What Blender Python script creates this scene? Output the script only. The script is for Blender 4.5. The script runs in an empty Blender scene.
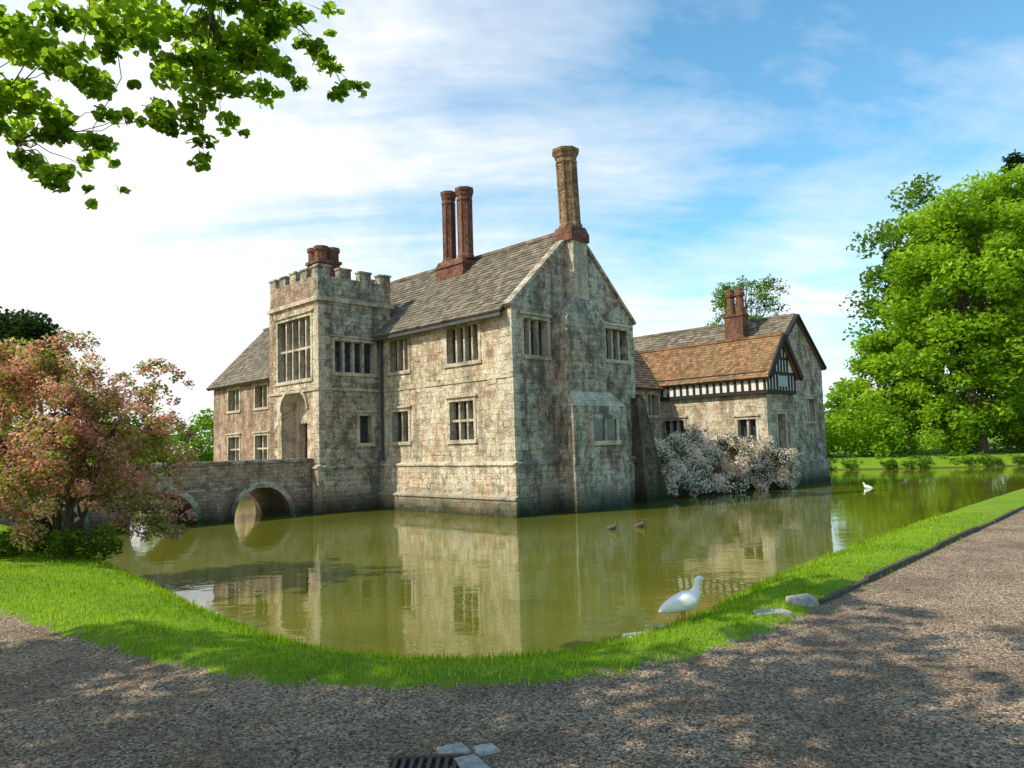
import bpy, math, random
import numpy as np
from mathutils import Vector, Matrix
random.seed(7); RNG=np.random.default_rng(11)
scene=bpy.context.scene
scene.view_settings.view_transform='Standard'; scene.view_settings.look='None'; scene.view_settings.exposure=0
COL=scene.collection
WATER=-0.65
# ------------------------------------------------------------------ materials
def newmat(name):
    m=bpy.data.materials.new(name); m.use_nodes=True
    nt=m.node_tree; nt.nodes.clear()
    return m,nt
def ramp(nt,stops,fac=None):
    r=nt.nodes.new('ShaderNodeValToRGB'); e=r.color_ramp.elements
    e[0].position=stops[0][0]; e[0].color=(*stops[0][1],1)
    e[1].position=stops[-1][0]; e[1].color=(*stops[-1][1],1)
    for p,c in stops[1:-1]:
        x=e.new(p); x.color=(*c,1)
    if fac is not None: nt.links.new(fac,r.inputs[0])
    return r
def mixc(nt,a,b,f,mode='MIX'):
    m=nt.nodes.new('ShaderNodeMix'); m.data_type='RGBA'; m.blend_type=mode
    for s,v in ((6,a),(7,b)):
        if isinstance(v,tuple): m.inputs[s].default_value=(*v,1)
        else: nt.links.new(v,m.inputs[s])
    if isinstance(f,(int,float)): m.inputs[0].default_value=f
    else: nt.links.new(f,m.inputs[0])
    return m.outputs[2]
def math_(nt,op,a,b=None,clamp=False):
    m=nt.nodes.new('ShaderNodeMath'); m.operation=op; m.use_clamp=clamp
    for i,v in enumerate((a,b)):
        if v is None: continue
        if isinstance(v,(int,float)): m.inputs[i].default_value=v
        else: nt.links.new(v,m.inputs[i])
    return m.outputs[0]
def noise(nt,vec,scale,detail=4,rough=.6,dist=0):
    n=nt.nodes.new('ShaderNodeTexNoise'); n.inputs['Scale'].default_value=scale
    n.inputs['Detail'].default_value=detail; n.inputs['Roughness'].default_value=rough; n.inputs['Distortion'].default_value=dist
    if vec is not None: nt.links.new(vec,n.inputs['Vector'])
    return n.outputs[0]
def finish(nt,col,rough=.85,bump=None,bstr=.5,bdist=.02,spec=.3,metal=0):
    p=nt.nodes.new('ShaderNodeBsdfPrincipled'); o=nt.nodes.new('ShaderNodeOutputMaterial')
    if isinstance(col,tuple): p.inputs['Base Color'].default_value=(*col,1)
    else: nt.links.new(col,p.inputs['Base Color'])
    if isinstance(rough,(int,float)): p.inputs['Roughness'].default_value=rough
    else: nt.links.new(rough,p.inputs['Roughness'])
    p.inputs['Specular IOR Level'].default_value=spec; p.inputs['Metallic'].default_value=metal
    if bump is not None:
        b=nt.nodes.new('ShaderNodeBump'); b.inputs['Strength'].default_value=bstr; b.inputs['Distance'].default_value=bdist
        nt.links.new(bump,b.inputs['Height']); nt.links.new(b.outputs[0],p.inputs['Normal'])
    nt.links.new(p.outputs[0],o.inputs[0]); return p
def stone_mat(name,c1,c2,stain=(.11,.105,.07),red=(.42,.25,.15),pale=(.62,.56,.42),bw=.40,rh=.195,redamt=.5,stainamt=.5,paleamt=.6,damp=True,bmul=.7,mort=.8):
    m,nt=newmat(name)
    uv=nt.nodes.new('ShaderNodeUVMap'); geo=nt.nodes.new('ShaderNodeNewGeometry')
    wn=nt.nodes.new('ShaderNodeTexNoise'); wn.inputs['Scale'].default_value=1.6; wn.inputs['Detail'].default_value=1.5; nt.links.new(uv.outputs[0],wn.inputs['Vector'])
    wob=nt.nodes.new('ShaderNodeVectorMath'); wob.operation='MULTIPLY_ADD'; wob.inputs[1].default_value=(.11,.11,0)
    nt.links.new(wn.outputs['Color'],wob.inputs[0]); nt.links.new(uv.outputs[0],wob.inputs[2])
    br=nt.nodes.new('ShaderNodeTexBrick'); nt.links.new(wob.outputs[0],br.inputs['Vector'])
    br.inputs['Scale'].default_value=1; br.inputs['Brick Width'].default_value=bw; br.inputs['Row Height'].default_value=rh
    br.inputs['Mortar Size'].default_value=.009 if bw>.3 else .006; br.inputs['Mortar Smooth'].default_value=.6; br.inputs['Bias'].default_value=0
    br.squash=.8; br.squash_frequency=3
    br.inputs['Color1'].default_value=(*c1,1); br.inputs['Color2'].default_value=(*c2,1)
    br.inputs['Mortar'].default_value=(c2[0]*mort,c2[1]*mort,c2[2]*mort,1)
    P=geo.outputs['Position']
    n1=noise(nt,P,.55,4,.72,.4); n2=noise(nt,P,2.6,4,.75); n3=noise(nt,P,15,3,.7)
    mp=nt.nodes.new('ShaderNodeMapping'); mp.inputs['Scale'].default_value=(1.5,1.5,.35); mp.inputs['Location'].default_value=(7,3,2); nt.links.new(P,mp.inputs[0])
    n4=noise(nt,mp.outputs[0],1.0,4,.72)
    c=mixc(nt,br.outputs[0],red,ramp(nt,[(.50,(0,0,0)),(.58,(redamt,)*3)],n1).outputs[0])
    c=mixc(nt,c,pale,ramp(nt,[(.38,(paleamt,)*3),(.48,(0,0,0))],n2).outputs[0])
    # lime-wash runs
    c=mixc(nt,c,pale,ramp(nt,[(.36,(paleamt,)*3),(.45,(0,0,0))],n4).outputs[0])
    c=mixc(nt,c,stain,ramp(nt,[(.53,(0,0,0)),(.60,(stainamt,)*3)],n2).outputs[0])
    c=mixc(nt,c,stain,ramp(nt,[(.52,(0,0,0)),(.61,(stainamt,)*3)],n4).outputs[0])
    c=mixc(nt,c,ramp(nt,[(.3,(.5,.5,.47)),(.5,(1,1,1)),(.7,(1.35,1.3,1.22))],n3).outputs[0],1.0,'MULTIPLY')
    if damp:
        sx=nt.nodes.new('ShaderNodeSeparateXYZ'); nt.links.new(P,sx.inputs[0])
        z=math_(nt,'ADD',sx.outputs[2],math_(nt,'MULTIPLY',n2,1.6))
        c=mixc(nt,c,(.025,.032,.016),ramp(nt,[(.2,(.94,)*3),(.55,(.6,.6,.6)),(1.0,(0,0,0))],z).outputs[0])
    h=math_(nt,'ADD',math_(nt,'MULTIPLY',br.outputs[1],-1.0*bmul),math_(nt,'MULTIPLY',n3,1.6))
    finish(nt,c,.92,h,.85,.03,.12); return m
M={}
M['stone']=stone_mat('sunlit_weathered_stone',(.66,.54,.37),(.45,.36,.24),stain=(.17,.15,.105),red=(.50,.30,.19),pale=(.74,.68,.55),redamt=.6,stainamt=.55,paleamt=.7)  # lit copy: colours and pale patches lifted to add sunlight on left-facing walls
M['stone_grey_shade']=stone_mat('shaded_lichen_stone',(.46,.40,.30),(.28,.25,.185),stain=(.085,.09,.06),red=(.38,.22,.145),pale=(.60,.57,.47),redamt=.6,stainamt=.66,paleamt=.7)  # shaded copy: darkened for walls turned from the sun, with lichen stains
M['stone_dark']=stone_mat('dark_mossy_stone',(.17,.12,.08),(.09,.07,.05),stain=(.04,.05,.022),red=(.2,.1,.06),pale=(.2,.18,.12),redamt=.5,stainamt=.7,paleamt=.4)
M['stone_red']=stone_mat('red_sandstone',(.46,.31,.22),(.29,.195,.145),redamt=.5,stainamt=.5,paleamt=.4,bw=.3,rh=.13)
M['trim']=stone_mat('dressed_stone',(.62,.54,.40),(.47,.41,.30),stain=(.15,.14,.10),pale=(.7,.65,.53),bw=.9,rh=.5,redamt=.25,stainamt=.5,paleamt=.35,bmul=.3)
M['brick']=stone_mat('red_brick',(.25,.115,.07),(.15,.07,.05),stain=(.06,.045,.035),red=(.23,.12,.075),pale=(.30,.19,.13),bw=.22,rh=.075,stainamt=.55,paleamt=.3,damp=False)
M['brick_buff']=stone_mat('buff_brick',(.38,.25,.13),(.17,.10,.06),stain=(.08,.06,.04),pale=(.4,.3,.2),bw=.18,rh=.075,stainamt=.5,paleamt=.3,damp=False)
def tile_mat(name,stops,moss=(.15,.15,.08),mossamt=.45):
    m,nt=newmat(name); at=nt.nodes.new('ShaderNodeAttribute'); at.attribute_name='rnd'
    geo=nt.nodes.new('ShaderNodeNewGeometry'); P=geo.outputs['Position']
    c=ramp(nt,stops,at.outputs['Fac']).outputs[0]
    n1=noise(nt,P,.8,4,.7); n2=noise(nt,P,12,3,.7)
    c=mixc(nt,c,moss,ramp(nt,[(.46,(0,0,0)),(.60,(mossamt,)*3)],n1).outputs[0])
    c=mixc(nt,c,ramp(nt,[(.3,(.6,.6,.6)),(.7,(1.3,1.3,1.25))],n2).outputs[0],1.0,'MULTIPLY')
    finish(nt,c,.9,None,spec=.15); return m
M['tile_grey']=tile_mat('stone_roof_tiles',[(0,(.11,.09,.07)),(.5,(.19,.155,.12)),(1,(.28,.235,.18))])
M['tile_red']=tile_mat('clay_roof_tiles',[(0,(.15,.085,.045)),(.5,(.26,.14,.07)),(1,(.35,.20,.105))],mossamt=.35)
M['tile_dark']=tile_mat('dark_roof_tiles',[(0,(.08,.055,.04)),(1,(.16,.11,.08))])
def simple(name,col,rough=.7,nscale=8,var=.35,bstr=.3,spec=.3,metal=0,bdist=.01):
    m,nt=newmat(name); geo=nt.nodes.new('ShaderNodeNewGeometry'); n=noise(nt,geo.outputs['Position'],nscale,3,.65)
    c=mixc(nt,col,ramp(nt,[(.3,(1-var,)*3),(.7,(1+var,)*3)],n).outputs[0],1.0,'MULTIPLY')
    finish(nt,c,rough,n,bstr,bdist,spec,metal); return m
M['timber']=simple('black_timber',(.025,.02,.016),.7)
M['plaster']=simple('white_plaster',(.72,.69,.60),.85,5,.12)
M['door']=simple('oak_door',(.10,.06,.035),.6,9)
M['lead']=simple('lead_pipe',(.07,.075,.08),.5)
M['dark']=simple('dark_interior',(.02,.018,.015),.9)
M['bark']=simple('tree_bark',(.10,.075,.05),.95,7,.45,.9,bdist=.04)
M['wetwood']=simple('kerb_timber',(.085,.065,.045),.85,15,.4)
M['slab']=simple('paving_stone',(.36,.34,.30),.85,25,.35)
M['iron']=simple('rusty_iron',(.09,.055,.04),.7,30)
M['feather']=simple('white_feathers',(.84,.83,.79),.75,30,.06,.2)
M['mallard']=simple('brown_feathers',(.12,.09,.06),.75,30,.4)
M['orange']=simple('orange_bill',(.72,.30,.05),.5,20,.1)
M['black']=simple('black_eye',(.01,.01,.01),.2)
m,nt=newmat('leaded_glass'); uv=nt.nodes.new('ShaderNodeUVMap')
br=nt.nodes.new('ShaderNodeTexBrick'); nt.links.new(uv.outputs[0],br.inputs[0]); br.offset=0
br.inputs['Scale'].default_value=1; br.inputs['Brick Width'].default_value=.13; br.inputs['Row Height'].default_value=.18; br.inputs['Mortar Size'].default_value=.008
br.inputs['Color1'].default_value=(.015,.018,.02,1); br.inputs['Color2'].default_value=(.06,.075,.09,1); br.inputs['Mortar'].default_value=(.03,.03,.03,1)
finish(nt,br.outputs[0],.12,br.outputs[0],.35,.02,.5); M['glass']=m
def foliage(name,stops,transl=.4,tmul=1.6,rough=.6):
    m,nt=newmat(name); at=nt.nodes.new('ShaderNodeAttribute'); at.attribute_name='rnd'
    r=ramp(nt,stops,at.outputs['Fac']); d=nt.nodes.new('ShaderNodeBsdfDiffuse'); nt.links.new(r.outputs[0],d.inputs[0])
    t=nt.nodes.new('ShaderNodeBsdfTranslucent')
    tc=mixc(nt,r.outputs[0],(tmul*1.1,tmul*1.1,tmul*.6),1.0,'MULTIPLY'); nt.links.new(tc,t.inputs[0])
    mx=nt.nodes.new('ShaderNodeMixShader'); mx.inputs[0].default_value=transl
    nt.links.new(d.outputs[0],mx.inputs[1]); nt.links.new(t.outputs[0],mx.inputs[2])
    o=nt.nodes.new('ShaderNodeOutputMaterial'); nt.links.new(mx.outputs[0],o.inputs[0]); return m
M['leaf_lime']=foliage('lime_leaves',[(0,(.05,.09,.010)),(.5,(.13,.21,.018)),(1,(.24,.33,.03))],.58,2.4)
M['leaf_canopy']=foliage('canopy_leaves',[(0,(.03,.05,.010)),(1,(.07,.11,.015))],.2,1.3)
M['leaf_big']=foliage('sycamore_leaves',[(0,(.08,.16,.012)),(.5,(.22,.36,.022)),(1,(.38,.52,.045))],.45,1.6)
M['leaf_dark']=foliage('dark_leaves',[(0,(.018,.035,.012)),(1,(.05,.085,.025))],.2)
M['leaf_cl']=foliage('clematis_leaves',[(0,(.04,.06,.018)),(1,(.10,.14,.035))],.3)
M['leaf_mid']=foliage('shrub_leaves',[(0,(.05,.10,.012)),(1,(.17,.29,.03))],.4)
M['leaf_haw']=foliage('hawthorn_leaves',[(0,(.09,.12,.02)),(1,(.24,.29,.05))],.5,1.6)
M['blossom']=foliage('pink_blossom',[(0,(.48,.15,.14)),(.5,(.68,.31,.28)),(1,(.82,.52,.45))],.45,1.15)
M['blossom_w']=foliage('white_clematis',[(0,(.78,.50,.58)),(.4,(.86,.74,.77)),(1,(.90,.87,.85))],.4,1.3)
M['grass_blade']=foliage('grass_blades',[(0,(.12,.21,.01)),(.6,(.25,.38,.015)),(1,(.40,.49,.04))],.4,1.5)
m,nt=newmat('pebbles'); at=nt.nodes.new('ShaderNodeAttribute'); at.attribute_name='rnd'
finish(nt,ramp(nt,[(0,(.06,.04,.03)),(.5,(.25,.17,.115)),(.85,(.42,.30,.20)),(1,(.55,.46,.35))],at.outputs['Fac']).outputs[0],.85); M['pebble']=m
m,nt=newmat('ground_surface'); geo=nt.nodes.new('ShaderNodeNewGeometry'); P=geo.outputs['Position']
at=nt.nodes.new('ShaderNodeAttribute'); at.attribute_name='path_d'
sx=nt.nodes.new('ShaderNodeSeparateXYZ'); nt.links.new(P,sx.inputs[0])
ne=noise(nt,P,5,3,.7)
f=ramp(nt,[(.47,(0,0,0)),(.53,(1,1,1))],math_(nt,'ADD',math_(nt,'MULTIPLY',at.outputs['Fac'],.8),math_(nt,'ADD',.28,math_(nt,'MULTIPLY',ne,.42)))).outputs[0]
vo=nt.nodes.new('ShaderNodeTexVoronoi'); vo.inputs['Scale'].default_value=60; nt.links.new(P,vo.inputs['Vector'])
sep=nt.nodes.new('ShaderNodeSeparateColor'); nt.links.new(vo.outputs['Color'],sep.inputs[0])
gv=ramp(nt,[(0,(.07,.045,.03)),(.45,(.30,.205,.13)),(.8,(.46,.33,.215)),(1,(.56,.45,.33))],sep.outputs[0]).outputs[0]
gn=noise(nt,P,.9,4,.65); gv=mixc(nt,gv,(.12,.08,.05),ramp(nt,[(.44,(0,0,0)),(.62,(.6,.6,.6))],gn).outputs[0])
g1=noise(nt,P,1.1,4,.7); g2=noise(nt,P,30,3,.7)
gr=ramp(nt,[(.3,(.11,.19,.012)),(.55,(.19,.31,.018)),(.75,(.30,.40,.035))],math_(nt,'ADD',math_(nt,'MULTIPLY',g1,.6),math_(nt,'MULTIPLY',g2,.4))).outputs[0]
c=mixc(nt,gr,gv,f)
mud=ramp(nt,[(.0,(1,1,1)),(.14,(0,0,0))],math_(nt,'ADD',sx.outputs[2],.66)).outputs[0]
c=mixc(nt,c,(.06,.045,.025),mud)
h=math_(nt,'ADD',math_(nt,'MULTIPLY',vo.outputs[0],-1.0),math_(nt,'MULTIPLY',ne,.6))
finish(nt,c,.95,h,.8,.02,.15); M['ground']=m
m,nt=newmat('moat_water'); geo=nt.nodes.new('ShaderNodeNewGeometry'); P=geo.outputs['Position']
mp=nt.nodes.new('ShaderNodeMapping'); mp.inputs['Scale'].default_value=(1,1.8,1); nt.links.new(P,mp.inputs[0])
w1=noise(nt,mp.outputs[0],1.0,2,.5,.3); w2=noise(nt,mp.outputs[0],5,2,.5,.3); w3=noise(nt,P,.25,4,.6)
h=math_(nt,'ADD',w1,math_(nt,'MULTIPLY',w2,.22))
c=ramp(nt,[(.35,(.105,.112,.010)),(.65,(.155,.155,.016))],w3).outputs[0]
vs=nt.nodes.new('ShaderNodeTexVoronoi'); vs.inputs['Scale'].default_value=4.5; nt.links.new(P,vs.inputs['Vector'])
sp=ramp(nt,[(.035,(1,1,1)),(.05,(0,0,0))],vs.outputs[0]).outputs[0]
msk=ramp(nt,[(.48,(0,0,0)),(.58,(1,1,1))],noise(nt,P,.5,4,.6)).outputs[0]
fs=math_(nt,'MULTIPLY',sp,msk)
c=mixc(nt,c,(.4,.38,.22),fs)
p=finish(nt,c,.02,h,.085,.06,.5); p.inputs['IOR'].default_value=1.5; M['water']=m
# ------------------------------------------------------------------ mesh builder
def link(ob,parent=None):
    COL.objects.link(ob)
    if parent: ob.parent=parent
    return ob
def empty(name,loc=(0,0,0),rz=0):
    e=bpy.data.objects.new(name,None); e.location=loc; e.rotation_euler=(0,0,rz); COL.objects.link(e); return e
class MB:
    def __init__(s): s.v=[];s.f=[];s.m=[];s.r=[];s.mats=[]
    def mi(s,k):
        if k not in s.mats: s.mats.append(k)
        return s.mats.index(k)
    def poly(s,pts,mat,r=None):
        b=len(s.v); r=random.random() if r is None else r
        s.v+= [tuple(p) for p in pts]; s.r+=[r]*len(pts); s.f.append(tuple(range(b,b+len(pts)))); s.m.append(s.mi(mat))
    def hexa(s,b,t,mat,r=None):
        r=random.random() if r is None else r
        s.poly(b[::-1],mat,r); s.poly(t,mat,r)
        n=len(b)
        for i in range(n):
            j=(i+1)%n; s.poly([b[i],b[j],t[j],t[i]],mat,r)
    def box(s,x0,x1,y0,y1,z0,z1,mat,r=None):
        s.hexa([(x0,y0,z0),(x1,y0,z0),(x1,y1,z0),(x0,y1,z0)],[(x0,y0,z1),(x1,y0,z1),(x1,y1,z1),(x0,y1,z1)],mat,r)
    def frus(s,a,z0,b,z1,mat):
        s.hexa([(a[0],a[2],z0),(a[1],a[2],z0),(a[1],a[3],z0),(a[0],a[3],z0)],[(b[0],b[2],z1),(b[1],b[2],z1),(b[1],b[3],z1),(b[0],b[3],z1)],mat)
    def beam(s,p0,p1,w,h,mat,up=(0,0,1)):
        p0=Vector(p0);p1=Vector(p1);d=(p1-p0).normalized();u=Vector(up)
        sd=d.cross(u).normalized()*w/2;uu=sd.cross(d).normalized()*h/2
        s.hexa([p0-sd-uu,p0+sd-uu,p0+sd+uu,p0-sd+uu],[p1-sd-uu,p1+sd-uu,p1+sd+uu,p1-sd+uu],mat)
    def ngon(s,cx,cy,rz,mat,n=8,rot=math.pi/8):
        R=[[(cx+r*math.cos(rot+2*math.pi*i/n),cy+r*math.sin(rot+2*math.pi*i/n),z) for i in range(n)] for r,z in rz]
        for a,b in zip(R[:-1],R[1:]):
            for i in range(n):
                j=(i+1)%n; s.poly([a[i],a[j],b[j],b[i]],mat,.5)
        s.poly(R[-1],mat,.5)
    def build(s,name,parent=None):
        me=bpy.data.meshes.new(name); me.from_pydata(s.v,[],s.f)
        for k in s.mats: me.materials.append(M[k])
        me.polygons.foreach_set('material_index',s.m)
        a=me.attributes.new('rnd','FLOAT','POINT'); a.data.foreach_set('value',s.r)
        uvl=me.uv_layers.new(name='UVMap'); co=[]
        for p in me.polygons:
            n=p.normal
            t=Vector((-n.y,n.x,0))
            t=Vector((1,0,0)) if t.length<.15 else t.normalized()
            b=n.cross(t)
            for vi in p.vertices:
                c=me.vertices[vi].co; co+= [c.dot(t),c.dot(b)]
        uvl.data.foreach_set('uv',co)
        ob=bpy.data.objects.new(name,me); return link(ob,parent)
def V(o,h,n,u,z,d): return (o[0]+h[0]*u+n[0]*d, o[1]+h[1]*u+n[1]*d, z)
def obox(mb,o,h,n,u0,u1,z0,z1,d0,d1,mat,r=None):
    mb.hexa([V(o,h,n,u0,z0,d0),V(o,h,n,u1,z0,d0),V(o,h,n,u1,z0,d1),V(o,h,n,u0,z0,d1)],
            [V(o,h,n,u0,z1,d0),V(o,h,n,u1,z1,d0),V(o,h,n,u1,z1,d1),V(o,h,n,u0,z1,d1)],mat,r)
def wall(mb,tr,gl,o,h,n,L,z0,z1,opens,mat,depth=.28,hood=True):
    us=sorted(set([0,L]+[a for q in opens for a in q[:2]])); zs=sorted(set([z0,z1]+[a for q in opens for a in q[2:4]]))
    for a,b in zip(us[:-1],us[1:]):
        for c,d in zip(zs[:-1],zs[1:]):
            mu=(a+b)/2;mz=(c+d)/2
            if any(q[0]<mu<q[1] and q[2]<mz<q[3] for q in opens): continue
            mb.poly([V(o,h,n,a,c,0),V(o,h,n,b,c,0),V(o,h,n,b,d,0),V(o,h,n,a,d,0)],mat)
    for q in opens:
        a,b,c,d,nl,ntz,kind=q; D=-depth if kind!='door' else -.9
        for p in ([(a,c),(b,c)],[(b,c),(b,d)],[(b,d),(a,d)],[(a,d),(a,c)]):
            (ua,za),(ub,zb)=p
            mb.poly([V(o,h,n,ua,za,0),V(o,h,n,ub,zb,0),V(o,h,n,ub,zb,D),V(o,h,n,ua,za,D)],'trim')
        gl.poly([V(o,h,n,a,c,D),V(o,h,n,b,c,D),V(o,h,n,b,d,D),V(o,h,n,a,d,D)],'glass' if kind!='door' else 'door')
        if kind=='door':
            mid=(a+b)/2;w=(b-a)/2;spring=d-w*.8;N=14
            pts=[(mid-w*math.cos(math.pi*i/N),spring+w*.78*math.sin(math.pi*i/N)) for i in range(N+1)]
            for i in range(N):
                (ua,za),(ub,zb)=pts[i],pts[i+1]
                tr.poly([V(o,h,n,ua,za,-.02),V(o,h,n,ub,zb,-.02),V(o,h,n,ub,d,-.02),V(o,h,n,ua,d,-.02)],'trim',.5)
                tr.poly([V(o,h,n,ua,za,-.02),V(o,h,n,ub,zb,-.02),V(o,h,n,ub,zb,-.88),V(o,h,n,ua,za,-.88)],'trim',.5)
                s=1.13
                A=(mid+(ua-mid)*s,spring+(za-spring)*s);B=(mid+(ub-mid)*s,spring+(zb-spring)*s)
                tr.hexa([V(o,h,n,ua,za,.004),V(o,h,n,ub,zb,.004),V(o,h,n,B[0],B[1],.004),V(o,h,n,A[0],A[1],.004)],
                        [V(o,h,n,ua,za,.07),V(o,h,n,ub,zb,.07),V(o,h,n,B[0],B[1],.07),V(o,h,n,A[0],A[1],.07)],'trim')
            obox(tr,o,h,n,a,a+.3,c,d,-.87,-.6,'trim'); obox(tr,o,h,n,b-.3,b,c,d,-.87,-.6,'trim'); obox(tr,o,h,n,a+.3,b-.3,c+2.3,d,-.87,-.62,'trim')
            continue
        mw=.085
        for i in range(1,nl):
            u=a+(b-a)*i/nl; obox(tr,o,h,n,u-mw/2,u+mw/2,c,d,D+.003,-.08,'trim')
        for i in range(1,ntz+1):
            z=c+(d-c)*i/(ntz+1)
            for k in range(nl):
                ua=a+(b-a)*k/nl+(mw/2 if k else 0); ub=a+(b-a)*(k+1)/nl-(mw/2 if k<nl-1 else 0)
                obox(tr,o,h,n,ua,ub,z-mw/2,z+mw/2,D+.003,-.085,'trim')
        fw=.13
        obox(tr,o,h,n,a-fw,a,c,d,-.05,.025,'trim'); obox(tr,o,h,n,b,b+fw,c,d,-.05,.025,'trim')
        obox(tr,o,h,n,a-fw,b+fw,d,d+fw,-.05,.027,'trim'); obox(tr,o,h,n,a-fw-.03,b+fw+.03,c-fw,c,-.05,.06,'trim')
        if hood:
            obox(tr,o,h,n,a-fw-.08,b+fw+.08,d+fw+.003,d+fw+.075,0,.09,'trim')
def quoins(mb,x,y,sx,sy,z0,z1,mat='trim'):
    z=z0;k=0
    while z<z1-.2:
        hh=random.uniform(.24,.36); hh=min(hh,z1-z); a,b=((.52,.28) if k%2 else (.28,.52)); p=random.uniform(.006,.022)
        xs=sorted([x-sx*p,x+sx*a*random.uniform(.85,1.1)]); ys=sorted([y-sy*p,y+sy*b*random.uniform(.85,1.1)])
        mb.box(xs[0],xs[1],ys[0],ys[1],z+.006,z+hh-.006,mat); z+=hh;k+=1
def rough_blocks(mb,o,h,n,u0,u1,z0,z1,mat,cnt,avoid=()):
    used=[]
    for _ in range(cnt):
        w=random.uniform(.25,.6);u=random.uniform(u0,u1-w);k=int(random.uniform(z0,z1)/.195)*.195; hh=.185
        if k+hh>z1 or k<z0: continue
        if any(u<b+.18 and u+w>a-.18 and k<d+.2 and k+hh>c-.2 for a,b,c,d in avoid): continue
        if any(abs(k-kk)<.01 and u<ub and u+w>ua for ua,ub,kk in used): continue
        used.append((u,u+w,k)); obox(mb,o,h,n,u,u+w,k,k+hh,-.01,random.uniform(.006,.024),mat)
def roof_slope(mb,e0,e1,r0,r1,mat,ex=.22,tw=.24,lift=.035):
    e0,e1,r0,r1=map(Vector,(e0,e1,r0,r1)); nc=max(2,int((r0-e0).length/ex)); L=(e1-e0).length; nt_=max(2,int(L/tw))
    n=(e1-e0).cross(r0-e0).normalized()
    if n.z<0:n=-n
    for c in range(nc):
        t0=c/nc; t1=min(1,(c+1.25)/nc); off=.5 if c%2 else 0
        a0=e0.lerp(r0,t0);a1=e1.lerp(r1,t0);b0=e0.lerp(r0,t1);b1=e1.lerp(r1,t1)
        for k in range(-1,nt_+1):
            s0=max(0,(k+off)/nt_); s1=min(1,(k+1+off)/nt_)
            if s1-s0<1e-4: continue
            l=lift*random.uniform(.75,1.35); j=random.uniform(-.012,.012)
            dv=(a0-b0).normalized()*j
            sag=Vector((0,0,-.05*math.sin(math.pi*(s0+s1)/2)*math.sin(math.pi*t0)))
            g=.004/L
            A=a0.lerp(a1,s0+g)+dv+sag;B=a0.lerp(a1,s1-g)+dv+sag;C=b0.lerp(b1,s1-g)+sag;D=b0.lerp(b1,s0+g)+sag
            r=random.random()
            At=A+n*(l+.05);Bt=B+n*(l+.05);Ct=C+n*.056;Dt=D+n*.056
            mb.poly([At,Bt,Ct,Dt],mat,r); mb.poly([A,B,Bt,At],mat,r); mb.poly([A,At,Dt,D],mat,r); mb.poly([B,C,Ct,Bt],mat,r)
    mb.poly([e0-n*.03,e1-n*.03,r1-n*.03,r0-n*.03],mat,.2)
    mb.poly([e0-n*.09,e1-n*.09,r1-n*.09,r0-n*.09],mat,.2)
    mb.poly([e0-n*.09,e1-n*.09,e1,e0],mat,.1)
def ridge(mb,a,b,mat):
    a,b=Vector(a),Vector(b); n=int((b-a).length/.4)
    for i in range(n):
        p=a.lerp(b,i/n);q=a.lerp(b,(i+.97)/n); o=Vector((0,0,random.uniform(0,.015)+.04))
        mb.beam(p+o,q+o,.22,.12,mat)
# ------------------------------------------------------------------ MANOR HOUSE
manor=empty('moated_manor_house',(.04,23.9,0),math.radians(45))
W=MB();T=MB();G=MB();R=MB();C=MB();TF=MB()
EX=(0,1,0);NX=(-1,0,0);HX=(1,0,0);NY=(0,-1,0)
BZ=-1.5; EA=6.28; RI=9.27; MW=6.67
f1=[(1.62,3.28,4.58,5.84,4,0,'w'),(5.57,6.72,4.6,5.82,3,0,'w'),(1.95,3.2,1.88,3.22,3,1,'w'),(5.62,6.65,1.9,3.05,2,0,'w')]
wall(W,T,G,(0,0,0),EX,NX,12.0,BZ,EA,f1,'stone')
rough_blocks(W,(0,0,0),EX,NX,.6,7.3,1.2,6.1,'stone',110,[q[:4] for q in f1])
f2=[(.55,1.72,4.62,5.84,3,0,'w'),(4.62,6.3,4.74,5.9,4,0,'w')]
wall(W,T,G,(0,0,0),HX,NY,MW,BZ,EA,f2,'stone_grey_shade')
rough_blocks(W,(0,0,0),HX,NY,.6,1.9,1.2,6.1,'stone_grey_shade',30,[q[:4] for q in f2]); rough_blocks(W,(0,0,0),HX,NY,4.3,6.2,3.3,6.1,'stone_grey_shade',20,[q[:4] for q in f2])
W.poly([(0,0,EA),(MW,0,EA),(MW/2,0,RI)],'stone_grey_shade')
W.poly([(MW,0,BZ),(MW,12,BZ),(MW,12,EA),(MW,0,EA)],'stone_grey_shade'); W.poly([(0,12,BZ),(MW,12,BZ),(MW,12,EA),(MW/2,12,RI),(0,12,EA)],'stone_grey_shade')
quoins(T,0,0,1,1,1.15,EA-.05)
quoins(T,MW,0,-1,1,1.15,EA-.05,'stone_grey_shade')
def plinth(mb,o,h,n,u0,u1,z,proud=.12,mat='stone',tm='trim'):
    obox(mb,o,h,n,u0,u1,BZ,z,.002,proud,mat)
    mb.hexa([V(o,h,n,u0,z,0.002),V(o,h,n,u1,z,0.002),V(o,h,n,u1,z,proud+.05),V(o,h,n,u0,z,proud+.05)],
            [V(o,h,n,u0,z+.14,0.002),V(o,h,n,u1,z+.14,0.002),V(o,h,n,u1,z+.06,proud+.04),V(o,h,n,u0,z+.06,proud+.04)],tm)
plinth(W,(0,0,0),EX,NX,-.12,7.47,1.0); plinth(W,(0,0,0),HX,NY,0.003,MW,1.0,mat='stone_grey_shade',tm='stone_grey_shade')
plinth(W,(-.12,-.12,0),EX,NX,-.1,7.5,-.1,.12)
rough_blocks(W,(-.12,0,0),EX,NX,.0,7.3,.0,.95,'stone',40)
obox(T,(0,0,0),EX,NX,0,7.47,3.86,3.94,0,.04,'trim')
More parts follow.
